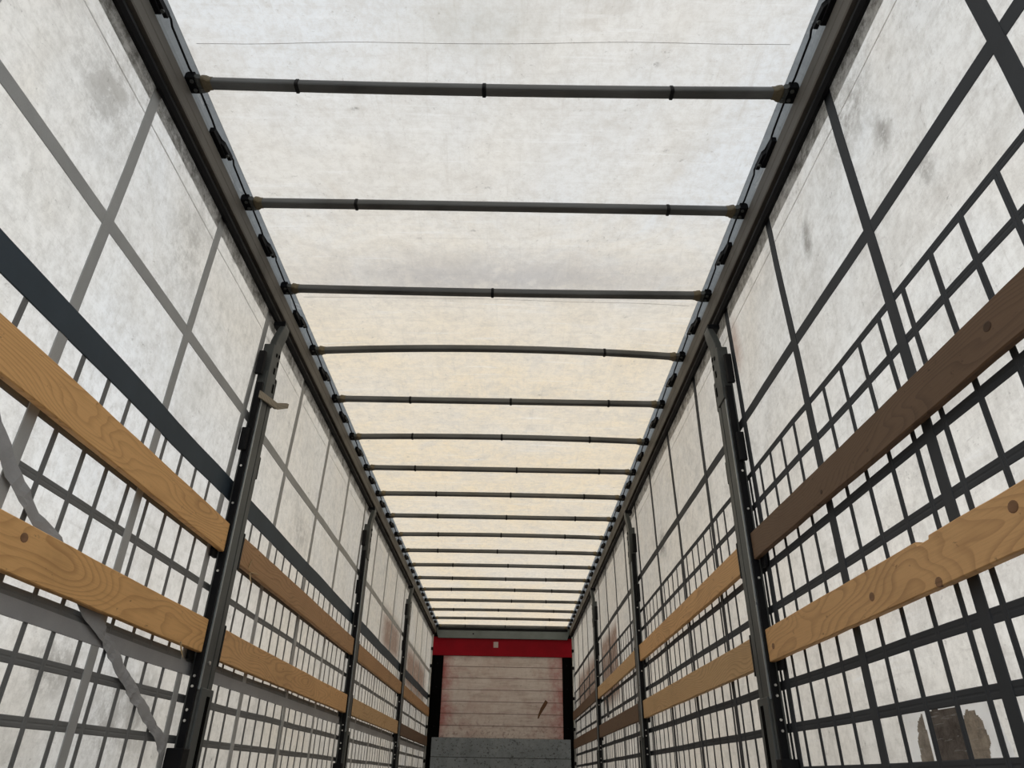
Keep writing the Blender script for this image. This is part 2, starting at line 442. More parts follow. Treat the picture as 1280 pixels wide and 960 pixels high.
walls = {}
for s in (-1, 1):
    mb = MB(); ny, nz = 150, 34
    z0, z1 = -0.05, 2.60
    vs = []; fs = []
    for j in range(nz + 1):
        for i in range(ny + 1):
            y = YB + (YF - YB) * i / ny; z = z0 + (z1 - z0) * j / nz
            vs.append((cx(s, y, z, 0), y, z))
    for j in range(nz):
        for i in range(ny):
            a = j * (ny + 1) + i
            fs.append((a, a + 1, a + ny + 2, a + ny + 1))
    mb.add(vs, fs)
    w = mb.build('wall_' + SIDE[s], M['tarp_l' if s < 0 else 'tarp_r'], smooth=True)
    tag(w, 'dirty white tarpaulin side curtain of the trailer on the %s, crossed by %s webbing straps' % (SIDE[s], 'grey' if s < 0 else 'charcoal'), 'curtain', kind='structure')
    walls[s] = w

def strap(s, p0, p1, width, depth, mat, name, parent, ribbed=True, n=None, wob=0.0):
    """flat webbing welded to the curtain from p0 to p1 (y, z), following its ripple"""
    (y0, z0), (y1, z1) = p0, p1
    L = math.hypot(y1 - y0, z1 - z0)
    n = n or max(6, int(L / 0.25))
    ty, tz = (y1 - y0) / L, (z1 - z0) / L
    ny_, nz_ = -tz, ty
    if ribbed:
        lat = [(-0.5, 0.0), (-0.42, 1.0), (-0.12, 1.0), (-0.04, 0.35), (0.04, 0.35), (0.12, 1.0), (0.42, 1.0), (0.5, 0.0)]
    else:
        lat = [(-0.5, 0.0), (-0.485, 0.97), (-0.2, 1.0), (0.2, 1.0), (0.485, 0.97), (0.5, 0.0)]
    rings = []
    for i in range(n + 1):
        t = i / n
        yc, zc = y0 + (y1 - y0) * t, z0 + (z1 - z0) * t
        wv = wob * mnoise.noise(Vector((yc * 1.7 + s, zc * 1.9, width * 50)))
        row = []
        for (a, h) in lat:
            y = yc + ny_ * (a * width + wv); z = zc + nz_ * (a * width + wv)
            row.append((cx(s, y, z, 0.0006 + depth * (0.25 + 0.75 * h)), y, z))
        rings.append(row)
    mb = MB().loft(rings, closed=False)
    return mb.build(name, mat, parent)

LOW_L = [0.42, 1.10, 1.78, 2.44, 3.13, 3.905, 4.70, 5.45]
HI_L = [0.41, 1.09, 1.776, 2.475, 3.21, 4.00, 4.77, 5.53]
LOW_R = [0.38, 1.055, 1.74, 2.405, 3.10, 3.857, 4.612, 5.352]
HI_R = [0.38, 1.06, 1.737, 2.416, 3.117, 3.87, 4.70, 5.46]
for k in range(10):
    LOW_L.append(LOW_L[-1] + 0.752); HI_L.append(HI_L[-1] + 0.752)
    LOW_R.append(LOW_R[-1] + 0.750); HI_R.append(HI_R[-1] + 0.748)

for s in (-1, 1):
    w = walls[s]
    lo, hi = (LOW_L, HI_L) if s < 0 else (LOW_R, HI_R)
    wide = M['web_grey'] if s < 0 else M['web_dark']
    thin = M['web_thin_grey'] if s < 0 else M['web_dark']
    # horizontal webbing
    if s < 0:
        hs = [(1.836, 0.052, wide, 0.0030, False), (1.280, 0.03, thin, 0.0016, True), (1.143, 0.03, thin, 0.0016, True),
              (0.976, 0.030, thin, 0.0016, True), (0.82, 0.03, thin, 0.0016, True), (0.667, 0.034, thin, 0.0016, True),
              (0.512, 0.032, thin, 0.0016, True), (0.360, 0.030, thin, 0.0016, True), (0.205, 0.03, thin, 0.0016, True)]
        ztop = 1.40
    else:
        hs = [(1.815, 0.050, wide, 0.0030, False), (1.537, 0.028, thin, 0.0016, True), (1.385, 0.03, thin, 0.0016, True),
              (1.237, 0.03, thin, 0.0016, True), (1.088, 0.033, thin, 0.0016, True), (0.909, 0.033, thin, 0.0016, True),
              (0.755, 0.03, thin, 0.0016, True), (0.601, 0.036, thin, 0.0016, True), (0.441, 0.034, thin, 0.0016, True),
              (0.288, 0.032, thin, 0.0016, True), (0.13, 0.03, thin, 0.0016, True)]
        ztop = 1.545
    for (z, wd, m, d, rb) in hs:
        strap(s, (YB + 0.05, z), (YF - 0.02, z), wd, d, m, 'horizontal_strap', w, rb, 60, 0.004)
    # narrow uprights
    step, y0 = (0.1533, 1.590) if s < 0 else (0.1505, 1.357)
    k = math.ceil((YB + 0.1 - y0) / step)
    while y0 + k * step < YF - 0.08:
        y = y0 + k * step + random.uniform(-0.006, 0.006)
        if min(abs(y - a) for a in lo) > 0.042:
            strap(s, (y, 0.02), (y + 0.004, ztop), 0.024, 0.0024, thin, 'narrow_strap', w, True, 10, 0.006)
        k += 1
    # wide uprights
    for a, b in zip(lo, hi):
        if a > YF - 0.1: continue
        o = None
        pts = [(a, 0.0), (a, 1.2), (a + (b - a) * 0.3, 1.75), (b, 2.58)]
        mb_all = MB()
        rings = []
        for i in range(len(pts) - 1):
            for q in range(5 if i < len(pts) - 2 else 6):
                t = q / 5
                yc = pts[i][0] + (pts[i + 1][0] - pts[i][0]) * t; zc = pts[i][1] + (pts[i + 1][1] - pts[i][1]) * t
                yc += 0.006 * mnoise.noise(Vector((a * 3, zc * 1.5, s)))
                rings.append([(cx(s, yc + l * 0.048, zc, 0.0015 + 0.0034 * h), yc + l * 0.048, zc)
                              for l, h in ((-0.5, 0.0), (-0.48, 1), (0, 1.03), (0.48, 1), (0.5, 0.0))])
        mb_all.loft(rings, closed=False).build('wide_strap', wide, w)
    if s < 0:
        b = strap(s, (YB + 0.05, 1.436), (YF - 0.02, 1.436), 0.100, 0.0062, M['belt'], 'belt', w, False, 60, 0.006)
        b['label'] = 'wide blue-black belt'
        b = strap(s, (YB + 0.05, 0.628), (YF - 0.02, 0.628), 0.050, 0.0062, M['web_light'], 'wide_horizontal_strap', w, False, 60, 0.003)
        b['label'] = 'light grey flat strap'
    # hem: doubled, grimy cloth just under the rail, and its weld line
    vs = []; fs = []
    for i in range(61):
        y = YB + (YF - YB) * i / 60
        vs += [(cx(s, y, 2.405, 0.0022), y, 2.405 + 0.006 * mnoise.noise(Vector((y * 2, s, 4)))), (cx(s, y, 2.60, 0.0022), y, 2.60)]
    for i in range(60):
        fs.append((2 * i, 2 * i + 2, 2 * i + 3, 2 * i + 1))
    MB().add(vs, fs).build('hem', M['hem'], w, smooth=True)['label'] = 'grey grimy doubled hem under the rail'
    strap(s, (YB + 0.02, 2.335), (YF - 0.02, 2.335), 0.006, 0.0008, M['seam'], 'hem_seam', w, False, 60, 0.004)

# torn repair patch low on the right curtain: pale glue margin and bare brown areas
def blob(s, pts, depth, mat, name, parent, jag=0.003):
    n = len(pts); ring = []
    for i in range(n):
        (ya, za), (yb, zb) = pts[i], pts[(i + 1) % n]
        for q in range(6):
            t = q / 6
            ring.append((ya + (yb - ya) * t + random.uniform(-jag, jag), za + (zb - za) * t + random.uniform(-jag, jag)))
    # cells of 4 mm that follow the cloth, kept where they fall inside the torn outline
    def inside(y, z):
        r = False
        for i in range(len(ring)):
            (ya, za), (yb, zb) = ring[i], ring[i - 1]
            if (za > z) != (zb > z) and y < (yb - ya) * (z - za) / (zb - za) + ya: r = not r
        return r
    c = 0.004
    y_lo, y_hi = min(p[0] for p in ring), max(p[0] for p in ring)
    z_lo, z_hi = min(p[1] for p in ring), max(p[1] for p in ring)
    idx = {}; vs = []; fs = []
    def vid(i, j):
        if (i, j) not in idx:
            y, z = y_lo + i * c, z_lo + j * c
            idx[(i, j)] = len(vs); vs.append((cx(s, y, z, depth), y, z))
        return idx[(i, j)]
    for i in range(int((y_hi - y_lo) / c) + 1):
        for j in range(int((z_hi - z_lo) / c) + 1):
            if inside(y_lo + (i + 0.5) * c, z_lo + (j + 0.5) * c):
                fs.append((vid(i, j), vid(i + 1, j), vid(i + 1, j + 1), vid(i, j + 1)))
    return MB().add(vs, fs).build(name, mat, parent, smooth=True)
wr = walls[1]
p = blob(1, [(2.24, 0.43), (1.80, 0.43), (1.76, 0.12), (2.24, 0.10)], 0.0005, M['glue'], 'patch_margin', wr, 0.006)
p['label'] = 'pale glue margin of the torn patch'
p = blob(1, [(2.185, 0.36), (2.165, 0.405), (2.135, 0.422), (2.125, 0.13), (2.15, 0.13), (2.185, 0.20), (2.20, 0.29)], 0.0010, M['patch2'], 'bare_patch', wr)
p['label'] = 'brown strip of the torn patch'
p = blob(1, [(2.12, 0.425), (1.955, 0.425), (1.965, 0.13), (2.12, 0.13)], 0.0010, M['patch'], 'bare_patch', wr)
p['label'] = 'dark brown square of the torn patch'
p = blob(1, [(1.945, 0.395), (1.925, 0.416), (1.89, 0.412), (1.865, 0.385), (1.858, 0.34), (1.885, 0.29), (1.89, 0.22), (1.87, 0.14), (1.95, 0.13)], 0.0010, M['patch2'], 'bare_patch', wr)
p['label'] = 'brown tongue of the torn patch'

# roof
BOW_Y = [1.85, 2.514, 3.188, 3.843, 4.504, 5.151, 5.798, 6.448, 7.098, 7.75, 8.389, 9.043, 9.71, 10.385, 11.08, 11.784, 12.474, 13.17]
ARCH = [-0.012, 0.002, -0.006, 0.034, 0.0, 0.016, 0.0, 0.006, 0.0, 0.010, 0.004, 0.006, 0.0, 0.008, 0.002, 0.006, 0.004, 0.002]
BOW_Z = 2.632
def arch_at(y):
    if y <= BOW_Y[0]: return max(ARCH[0], 0)
    for i in range(len(BOW_Y) - 1):
        if y <= BOW_Y[i + 1]:
            t = (y - BOW_Y[i]) / (BOW_Y[i + 1] - BOW_Y[i])
            return max(0, ARCH[i]) * (1 - t) + max(0, ARCH[i + 1]) * t
    return 0
vs = []; fs = []
nx, ny = 40, 200
y1 = 13.24
for j in range(ny + 1):
    y = YB + (y1 - YB) * j / ny
    for i in range(nx + 1):
        x = -1.16 + 2.32 * i / nx
        u = 1 - (x / 1.16) ** 2
        near = min(abs(y - b) for b in BOW_Y)
        lift = 0.014 * (1 - math.exp(-(near / 0.16) ** 2)) * u
        wr_ = 0.006 * (mnoise.noise(Vector((x * 2.2, y * 1.6, 3))) + 0.6) * min(1, near / 0.12) * min(1, u * 4)
        vs.append((x, y, 2.6575 + arch_at(y) * u + lift + max(0, wr_)))
for j in range(ny):
    for i in range(nx):
        a = j * (nx + 1) + i
        fs.append((a, a + 1, a + nx + 2, a + nx + 1))
roof = tag(MB().add(vs, fs).build('ceiling', M['roof'], smooth=True), 'translucent off-white roof tarpaulin stretched over the crossbars', 'roof', kind='structure')
for s in (-1, 1):
    mb = MB()
    pr = [(1.207, 2.609), (1.203, 2.636), (1.190, 2.650), (1.172, 2.6555), (1.158, 2.6572)]
    mb.loft([[(s * x, YB, z) for x, z in pr], [(s * x, y1, z) for x, z in pr]], closed=False)
    mb.build('roof_skirt', M['skirt'], roof)['label'] = 'blue-grey edge skirt of the roof tarpaulin'
for (ya, yb) in ((1.70, 1.665), (3.31, 3.33)):
    pts = []
    for i in range(25):
        x = -1.12 + 2.24 * i / 24; y = ya + (yb - ya) * i / 24 + 0.01 * mnoise.noise(Vector((x * 2, ya, 0)))
        u = 1 - (x / 1.16) ** 2
        near = min(abs(y - b) for b in BOW_Y)
        pts.append((x, y, 2.6568 + arch_at(y) * u + 0.014 * (1 - math.exp(-(near / 0.16) ** 2)) * u + max(0, 0.006 * (mnoise.noise(Vector((x * 2.2, y * 1.6, 3))) + 0.6) * min(1, near / 0.12) * min(1, u * 4))))
    MB().tube(pts, 0.0009, 6).build('seam', M['seam'], roof, smooth=True)

# front wall
FY = 13.24
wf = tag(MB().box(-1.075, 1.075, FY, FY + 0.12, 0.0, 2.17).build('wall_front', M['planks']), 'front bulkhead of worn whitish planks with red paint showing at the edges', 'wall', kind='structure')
gash = MB()
def gq(x0, z0, x1, z1, d):
    return [(x0, FY - d, z0), (x1, FY - d, z1), (x1, FY + 0.01, z1), (x0, FY + 0.01, z0)]
gash.loft([gq(0.622, 1.150, 0.640, 1.143, 0.003), gq(0.636, 1.215, 0.668, 1.200, 0.005), gq(0.675, 1.310, 0.725, 1.285, 0.005), gq(0.725, 1.390, 0.775, 1.355, 0.005), gq(0.760, 1.445, 0.800, 1.405, 0.003)])
gash.build('gouge', M['gouge'], wf)['label'] = 'dark brown slanting gouge in the planks'
tag(MB().box(-1.252, 1.258, FY - 0.03, FY + 0.12, 2.135, 2.45).build('trim_1', M['red'], bevel=0.006), 'dark red steel beam across the top of the front bulkhead', 'beam', kind='structure')
sk = MB().box(-0.163, -0.078, FY - 0.0325, FY - 0.0300, 2.277, 2.375).build('sticker', M['sticker'])
tag(sk, 'small pale square sticker on the red beam at the front', 'sticker')
hd = MB()
hd.prism_y([(-1.20, 2.66), (1.20, 2.66), (1.20, 2.55), (1.155, 2.425), (-1.155, 2.425), (-1.20, 2.55)], FY - 0.07, FY + 0.10)
hd = tag(hd.build('trim_2', M['header'], bevel=0.005), 'grey steel header above the red beam under the roof', 'beam', kind='structure')
for s in (-1, 1):
    MB().box(s * 1.13, s * 1.26, FY - 0.019, FY + 0.10, 2.43, 2.66).build('end_plate', M['track'], hd)
MB().box(-1.16, 1.16, FY - 0.078, FY - 0.068, 2.560, 2.60).build('lip', M['black'], hd)['label'] = 'black lip along the header top'
MB().cyl((-0.530, FY - 0.071, 2.50), (0, 1, 0), 0.014, 0.006).build('bolt', M['black'], hd)
for s in (-1, 1):
    lab = 'black steel corner post at the %s of the front bulkhead' % SIDE[s]
    P = (s * 1.16, FY, 0)
    t = thing('corner_post', lab, 'post', P, 'front corner posts')
    place(P, MB().box(s * 1.250, 1.060 if s > 0 else -1.042, FY - 0.012, FY + 0.12, 0, 2.132)).build('column', M['void'], t, bevel=0.004)
    place(P, MB().box(s * 1.240, s * 1.215, FY - 0.045, FY - 0.0125, 0, 2.12)).build('edge_angle', M['void'], t)
    for z in (1.0, 1.62, 2.0):
        place(P, MB().cyl((s * 1.14, FY - 0.014, z), (0, 1, 0), 0.010, 0.006)).build('bolt', M['black'], t)
kp = MB().box(-1.157, 1.176, FY - 0.055, FY - 0.024, 0.0, 0.832).build('kick_plate', M['plate'], bevel=0.004)
tag(kp, 'scuffed blue-grey kick plate along the foot of the front bulkhead', 'plate')
MB().box(-1.157, 1.176, FY - 0.0565, FY - 0.0545, 0.540, 0.547).build('joint', M['void'], kp)

# ------------------------------------------------------------------ roof rails
for s in (-1, 1):
    t = thing('roof_rail', 'long weathered grey roof rail along the top of the %s curtain' % SIDE[s], 'rail', (s * 1.22, YB, 2.45), 'roof rails')
    L = (s * 1.22, YB, 2.45)
    y1r = FY - 0.02
    place(L, MB().prism_y([(s * 1.246, 2.512), (s * 1.2035, 2.505), (s * 1.200, 2.512), (s * 1.2005, 2.555), (s * 1.1985, 2.560), (s * 1.1985, 2.606), (s * 1.203, 2.611), (s * 1.246, 2.611)], YB, y1r)).build('rail_body', M['rail'], t)
    place(L, MB().prism_y([(s * 1.241, 2.462), (s * 1.222, 2.455), (s * 1.212, 2.470), (s * 1.212, 2.484), (s * 1.219, 2.490), (s * 1.241, 2.490)], YB, y1r)).build('curtain_track', M['track'], t)
    place(L, MB().box(s * 1.244, s * 1.226, YB, y1r, 2.490, 2.512)).build('groove', M['void'], t)

# ------------------------------------------------------------------ roof bows
RINGS = [[-0.77, -0.03, 0.71], [-0.66, 0.83], [-0.02], [0.69], [-0.64, 0.09, 0.8], [-0.7, 0.02, 0.73], [-0.75, 0.15, 0.88], [-0.62, 0.1, 0.81], [-0.66, 0.06, 0.78], [-0.71, 0.0, 0.72], [-0.77, -0.05, 0.66], [-0.63, 0.08, 0.8], [-0.68, 0.05, 0.6], [-0.74, 0.18, 0.72], [-0.58, 0.14, 0.67], [-0.8, -0.07, 0.83], [-0.65, 0.07, 0.8], [-0.68, 0.04, 0.77]]
BOWLABEL = {0: 'dark steel roof crossbar nearest the camera, with thick greasy end hinges',
            2: 'dark steel roof crossbar under the dark mildew band of the roof, third from the camera',
            3: 'steel roof crossbar bowed upward in the middle, fourth from the camera',
            17: 'dark steel roof crossbar right against the grey front header'}
for i, (by, ar) in enumerate(zip(BOW_Y, ARCH)):
    lab = BOWLABEL.get(i, 'dark steel roof crossbar, %s counting from the camera' % ORD[i])
    L = (0, by, BOW_Z)
    t = thing('roof_bow', lab, 'roof bar', L, 'roof crossbars')
    # tube: flattened hollow profile with a raised bead, following its arch
    prof = [(-0.021, -0.012), (-0.019, -0.018), (-0.010, -0.0205), (0.010, -0.0205), (0.019, -0.018), (0.021, -0.012),
            (0.0185, 0.004), (0.012, 0.018), (0.004, 0.0225), (-0.004, 0.0225), (-0.012, 0.018), (-0.0185, 0.004)]
    rings = []
    for k in range(25):
        x = -1.112 + 2.224 * k / 24
        z = ar * (1 - (x / 1.115) ** 2)
        rings.append([(x, a, z + b) for a, b in prof])
    MB().loft(rings).build('crossbar', M['bow'], t, smooth=False)
    for xr in RINGS[i]:
        zr = ar * (1 - (xr / 1.115) ** 2)
        MB().loft([[(xr + d, a * f, zr + b * f - 0.001) for a, b in prof] for d, f in ((-0.008, 1.02), (-0.006, 1.16), (0.005, 1.16), (0.008, 1.02))]).build('clip_ring', M['black'], t)
    for s in (-1, 1):
        # bearing block standing on the rail lip, knuckles, and the lug that takes the tube
        b = MB().box(s * 1.203, s * 1.166, -0.038, 0.038, -0.020, 0.016).build('bearing_block', M['black'], t, bevel=0.003)
        mb = MB()
        for dy, r_ in ((-0.024, 0.013), (0.022, 0.015)):
            mb.cyl((s * 1.156, dy, -0.008), (s * 0.25, 1, 0), r_, 0.022, 10)
            mb.cyl((s * 1.178, dy * 0.9, -0.021), (0, 0, 1), 0.008, 0.008, 8)
        mb.loft([[(s * 1.167, a, b_) for a, b_ in ((-0.014, -0.017), (0.014, -0.017), (0.014, 0.015), (-0.014, 0.015))],
                 [(s * 1.140, a, b_) for a, b_ in ((-0.016, -0.018), (0.016, -0.018), (0.016, 0.016), (-0.016, 0.016))]])
        mb.build('hinge_pin', M['post'], b, smooth=False)
        mb = MB().loft([[(s * 1.152, a * 0.9, b_ * 0.8) for a, b_ in prof],
                        [(s * 1.142, a * 1.70, b_ * 1.10) for a, b_ in prof],
                        [(s * 1.130, a * 1.55, b_ * 1.10) for a, b_ in prof],
                        [(s * 1.120, a * 1.15, b_ * 1.06) for a, b_ in prof],
                        [(s * 1.108, a * 1.08, b_ * 1.05) for a, b_ in prof]])
        mb.build('hinge_lug', M['grease'], t)['label'] = 'greasy brownish hinge lug'

# roof carriages halfway between crossbars, and the pull cables
for s in (-1, 1):
    cable = []
    for i in range(len(BOW_Y) - 1):
        ym = (BOW_Y[i] + BOW_Y[i + 1]) / 2 - 0.02
        if i == 0:
            ym0 = BOW_Y[0] - 0.36
        for yy, idx in ([(ym0, -1)] if i == 0 else []) + [(ym, i)]:
            L = (s * 1.195, yy, 2.611)
            if idx < 0:
                lab = 'black roof carriage on the %s rail before the nearest crossbar' % SIDE[s]
            else:
                lab = 'black carriage on the %s roof rail between %s and %s crossbars from the camera' % (SIDE[s], ORD[idx], ORD[idx + 1])
            t = thing('roof_carriage', lab, 'carriage', L, 'roof carriages on the rails')
            place(L, MB().box(s * 1.203, s * 1.181, yy - 0.085, yy + 0.065, 2.613, 2.640)).build('body', M['black'], t, bevel=0.002)
            place(L, MB().prism_z([(s * 1.183, yy - 0.02), (s * 1.170, yy + 0.005), (s * 1.166, yy + 0.085), (s * 1.183, yy + 0.085)], 2.622, 2.650)).build('tab', M['black'], t, bevel=0.002)
            place(L, MB().cyl((s * 1.174, yy + 0.055, 2.620), (0, 0, 1), 0.007, 0.008, 8)).build('bolt', M['post'], t)
    pts = [(s * 1.180, YB + 0.05, 2.640)]
    for i, by in enumerate(BOW_Y):
        ym = (by - 0.36) if i == 0 else (BOW_Y[i - 1] + by) / 2 - 0.02
        pts += [(s * 1.181, ym - 0.12, 2.640), (s * 1.186, ym - 0.07, 2.642), (s * 1.176, ym + 0.03, 2.644), (s * 1.168, ym + 0.085, 2.640), (s * 1.168, ym + 0.10, 2.642), (s * 1.176, ym + 0.13, 2.642), (s * 1.180, by - 0.06, 2.640), (s * 1.176, by, 2.640)]
    pts = [q for q in pts]
    c = MB().tube(pts, 0.0042, 6).build('roof_cable', M['black'], smooth=True)
    tag(c, 'thin black pull cable running along the roof skirt above the %s rail' % SIDE[s], 'cable', 'roof pull cables')

# ------------------------------------------------------------------ side posts
POST_Y = {-1: [3.195, 6.27, 9.36], 1: [3.145, 6.23, 9.30]}
SLAT_Z = {-1: [(1.125, 1.258), (0.690, 0.826)], 1: [(1.112, 1.240), (0.685, 0.818)]}
POSTLABEL = ['black and grey steel side post on the %s, nearest the camera', 'steel side post on the %s, second from the camera', 'thin-looking steel side post on the %s, third and nearest the front']
for s in (-1, 1):
    for i, y in enumerate(POST_Y[s]):
        L = (s * 1.215, y + 0.085, 0)
        t = thing('side_post', (POSTLABEL[i] % SIDE[s]), 'post', L, 'sliding side posts')
        if s < 0 and i == 0:
            t['label'] = 'black and grey steel side post on the left, with a wooden wedge near its top'
        y0, y1p = y, y + 0.165
        X = 1.190
        # inner face with a recessed channel towards its far edge
        prof = [(s * 1.238, y0 + 0.004), (s * (X + 0.004), y0 + 0.004), (s * X, y0 + 0.010), (s * X, y0 + 0.092), (s * (X + 0.016), y0 + 0.094), (s * (X + 0.016), y0 + 0.106),
                (s * (X + 0.002), y0 + 0.108), (s * (X + 0.002), y1p - 0.012), (s * (X + 0.008), y1p), (s * 1.238, y1p)]
        place(L, MB().prism_z(prof, 0.0, 2.10)).build('post_body', M['post'], t)
        # bright rolled edge
        place(L, MB().box(s * (X - 0.003), s * (X + 0.006), y0 + 0.002, y0 + 0.012, 0.55, 1.95)).build('edge_strip', M['post_edge'], t)
        # black rear flange carrying bolts
        fl = place(L, MB().box(s * 1.224, s * 1.193, y0 - 0.016, y0 + 0.0035, 0.0, 2.02)).build('rear_flange', M['black'], t, bevel=0.002)
        for z in (0.43, 0.47, 0.56, 0.60, 1.04, 1.36, 1.55, 1.74):
            place(L, MB().cyl((s * 1.210, y0 - 0.018, z), (0, 1, 0), 0.0055, 0.006, 8)).build('bolt', M['bolt'], fl)
        if s < 0:
            place(L, MB().cyl((s * (X - 0.003), y0 + 0.055, 0.66), (1, 0, 0), 0.008, 0.006, 8)).build('bolt', M['bolt'], t)
        # head: slotted plate and the arm that bends in to the rail
        hp = place(L, MB().prism_z([(s * 1.240, y0 + 0.008), (s * (X - 0.006), y0 + 0.008), (s * (X - 0.006), y1p - 0.04), (s * 1.240, y1p - 0.04)], 1.96, 2.27)).build('head_plate', M['post'], t, bevel=0.004)
        for (yy, z, h) in ((0.10, 2.02, 0.05), (0.07, 2.12, 0.035), (0.10, 2.18, 0.03), (0.06, 2.22, 0.02), (0.10, 2.235, 0.02)):
            place(L, MB().box(s * (X - 0.0085), s * (X - 0.004), y0 + yy, y0 + yy + 0.016, z, z + h)).build('slot', M['void'], hp)
        arm = MB()
        rr = []
        for (x, z, hw, th) in ((1.202, 2.25, 0.050, 0.018), (1.203, 2.31, 0.048, 0.018), (1.198, 2.35, 0.046, 0.018), (1.191, 2.39, 0.044, 0.017), (1.186, 2.425, 0.038, 0.015), (1.186, 2.445, 0.036, 0.014)):
            yc = y0 + 0.072 + (z - 2.25) * 0.20
            rr.append([(s * (x - th), yc - hw, z), (s * (x - th), yc + hw, z), (s * (x + th), yc + hw, z), (s * (x + th), yc - hw, z)])
        arm.loft(rr)
        place(L, arm).build('head_arm', M['post'], t, bevel=0.005)
        place(L, MB().box(s * 1.238, s * 1.172, y0 + 0.065, y0 + 0.150, 2.425, 2.4535)).build('roller_bracket', M['black'], t, bevel=0.004)
        # black housings either side
        for (z0, z1) in ((2.03, 2.20), (1.60, 1.75)):
            place(L, MB().prism_z([(s * 1.240, y0 - 0.038), (s * 1.208, y0 - 0.036), (s * 1.202, y0 - 0.017), (s * 1.240, y0 - 0.017)], z0 + (0.03 if s < 0 else 0), z1)).build('latch_housing', M['black'], t, bevel=0.004)
        for (z0, z1) in ((1.97, 2.14), (1.56, 1.68)):
            place(L, MB().prism_z([(s * 1.246, y1p + 0.001), (s * 1.198, y1p + 0.001), (s * 1.200, y1p + 0.028), (s * 1.246, y1p + 0.034)], z0, z1)).build('latch_housing', M['black'], t, bevel=0.004)
        # pockets holding the slat ends
        for (a, b) in SLAT_Z[s]:
            place(L, MB().box(s * 1.243, s * 1.2285, y0 - 0.07, y0 - 0.0165, a - 0.03, b + 0.015)).build('slat_pocket', M['black'], t, bevel=0.002)
            mb = MB().box(s * 1.243, s * 1.2285, y1p + 0.001, y1p + 0.06, a - 0.03, b + 0.015)
            mb.box(s * 1.200, s * 1.191, y1p - 0.006, y1p + 0.010, a - 0.03, b + 0.01)
            place(L, mb).build('slat_pocket', M['black'], t, bevel=0.002)
        # foot: lever cover with a long slot
        ft = place(L, MB().box(s * 1.243, s * (X - 0.010), y0 + 0.02, y1p - 0.01, 0.0, 0.56)).build('lever_cover', M['post'], t, bevel=0.004)
        place(L, MB().box(s * (X - 0.0125), s * (X - 0.008), y0 + 0.085, y0 + 0.115, 0.10, 0.53)).build('slot', M['void'], ft)
        place(L, MB().box(s * 1.246, s * 1.176, y0 - 0.05, y0 + 0.015, 0.0, 0.33)).build('foot_bracket', M['black'], t, bevel=0.004)

# wedge of wood jammed across the left near post
wd = MB()
wd.loft([[(-1.176, 3.135, 1.905), (-1.176, 3.135, 1.945), (-1.183, 3.135, 1.945), (-1.183, 3.135, 1.905)],
         [(-1.168, 3.38, 1.962), (-1.168, 3.38, 2.00), (-1.183, 3.38, 2.00), (-1.183, 3.38, 1.962)]])
wdt = wd.build('wooden_wedge', M['offcut'], bevel=0.002)
tag(wdt, 'weathered wooden wedge jammed across the nearest left side post', 'wood piece')
MB().loft([[(-1.178, 3.372, 1.965), (-1.178, 3.372, 1.998), (-1.167, 3.384, 1.998), (-1.167, 3.384, 1.962)],
           [(-1.143, 3.44, 2.008), (-1.141, 3.44, 2.032), (-1.131, 3.445, 2.028), (-1.133, 3.445, 2.002)]]).build('split_end', M['offcut'], wdt)

# ------------------------------------------------------------------ wooden side slats
def slat(s, y0, y1, z00, z01, z10, z11, mat, label, seed, notch=None, knots=(), splinters=()):
    n = max(8, int((y1 - y0) / 0.12))
    rnd = random.Random(seed)
    xi, xo = 1.2025, 1.2275
    rings = []
    ys = [y0 + (y1 - y0) * k / n for k in range(n + 1)]
    if notch: ys = sorted(ys + [notch[0], notch[0] + 0.004, notch[1] - 0.006, notch[1]])
    yc0 = (y0 + y1) / 2; zc0 = z00
    for y in ys:
        t = (y - y0) / (y1 - y0)
        zb = z00 + (z10 - z00) * t + rnd.uniform(-.0012, .0012); zt = z01 + (z11 - z01) * t + rnd.uniform(-.0012, .0012)
        if notch and notch[0] + 0.003 < y < notch[1] - 0.003: zt -= 0.011
        bowx = 0.003 * math.sin(t * math.pi) * (1 if seed % 2 else -1)
        a, b = xi + bowx, xo + bowx
        c = 0.003
        rings.append([(s * a, y - yc0, zb + c - zc0), (s * (a + c), y - yc0, zb - zc0), (s * (b - c), y - yc0, zb - zc0), (s * b, y - yc0, zb + c - zc0),
                      (s * b, y - yc0, zt - c - zc0), (s * (b - c), y - yc0, zt - zc0), (s * (a + c), y - yc0, zt - zc0), (s * a, y - yc0, zt - c - zc0)])
    o = MB().loft(rings).build('wooden_side_lath', mat)
    o.location = (0, yc0, zc0)
    tag(o, label, 'slat', 'wooden side slats')
    for (ky, kz, kr) in knots:
        t = (ky - y0) / (y1 - y0)
        bowx = 0.003 * math.sin(t * math.pi) * (1 if seed % 2 else -1)
        m = MB()
        ring = []
        for dx, f in ((0.006, 1.0), (-0.0006, 1.0), (-0.0012, 0.8)):
            ring.append([(s * (xi + bowx + dx), ky - yc0 + kr * 1.25 * f * math.cos(q * math.pi / 7), kz - zc0 + kr * f * math.sin(q * math.pi / 7)) for q in range(14)])
        m.loft(ring).build('knot', M['dark_knot'] if 'umber' in mat.name else M['knot'], o)
    for (sy, sz, dy, dz) in splinters:
        MB().tube([(s * (xi - 0.001), sy - yc0, sz - zc0), (s * (xi - 0.006), sy + dy * 0.5 - yc0, sz + dz * 0.6 - zc0), (s * (xi - 0.012), sy + dy - yc0, sz + dz - zc0)], [0.004, 0.0035, 0.001], 5).build('splinter', M['splint'], o)
    return o

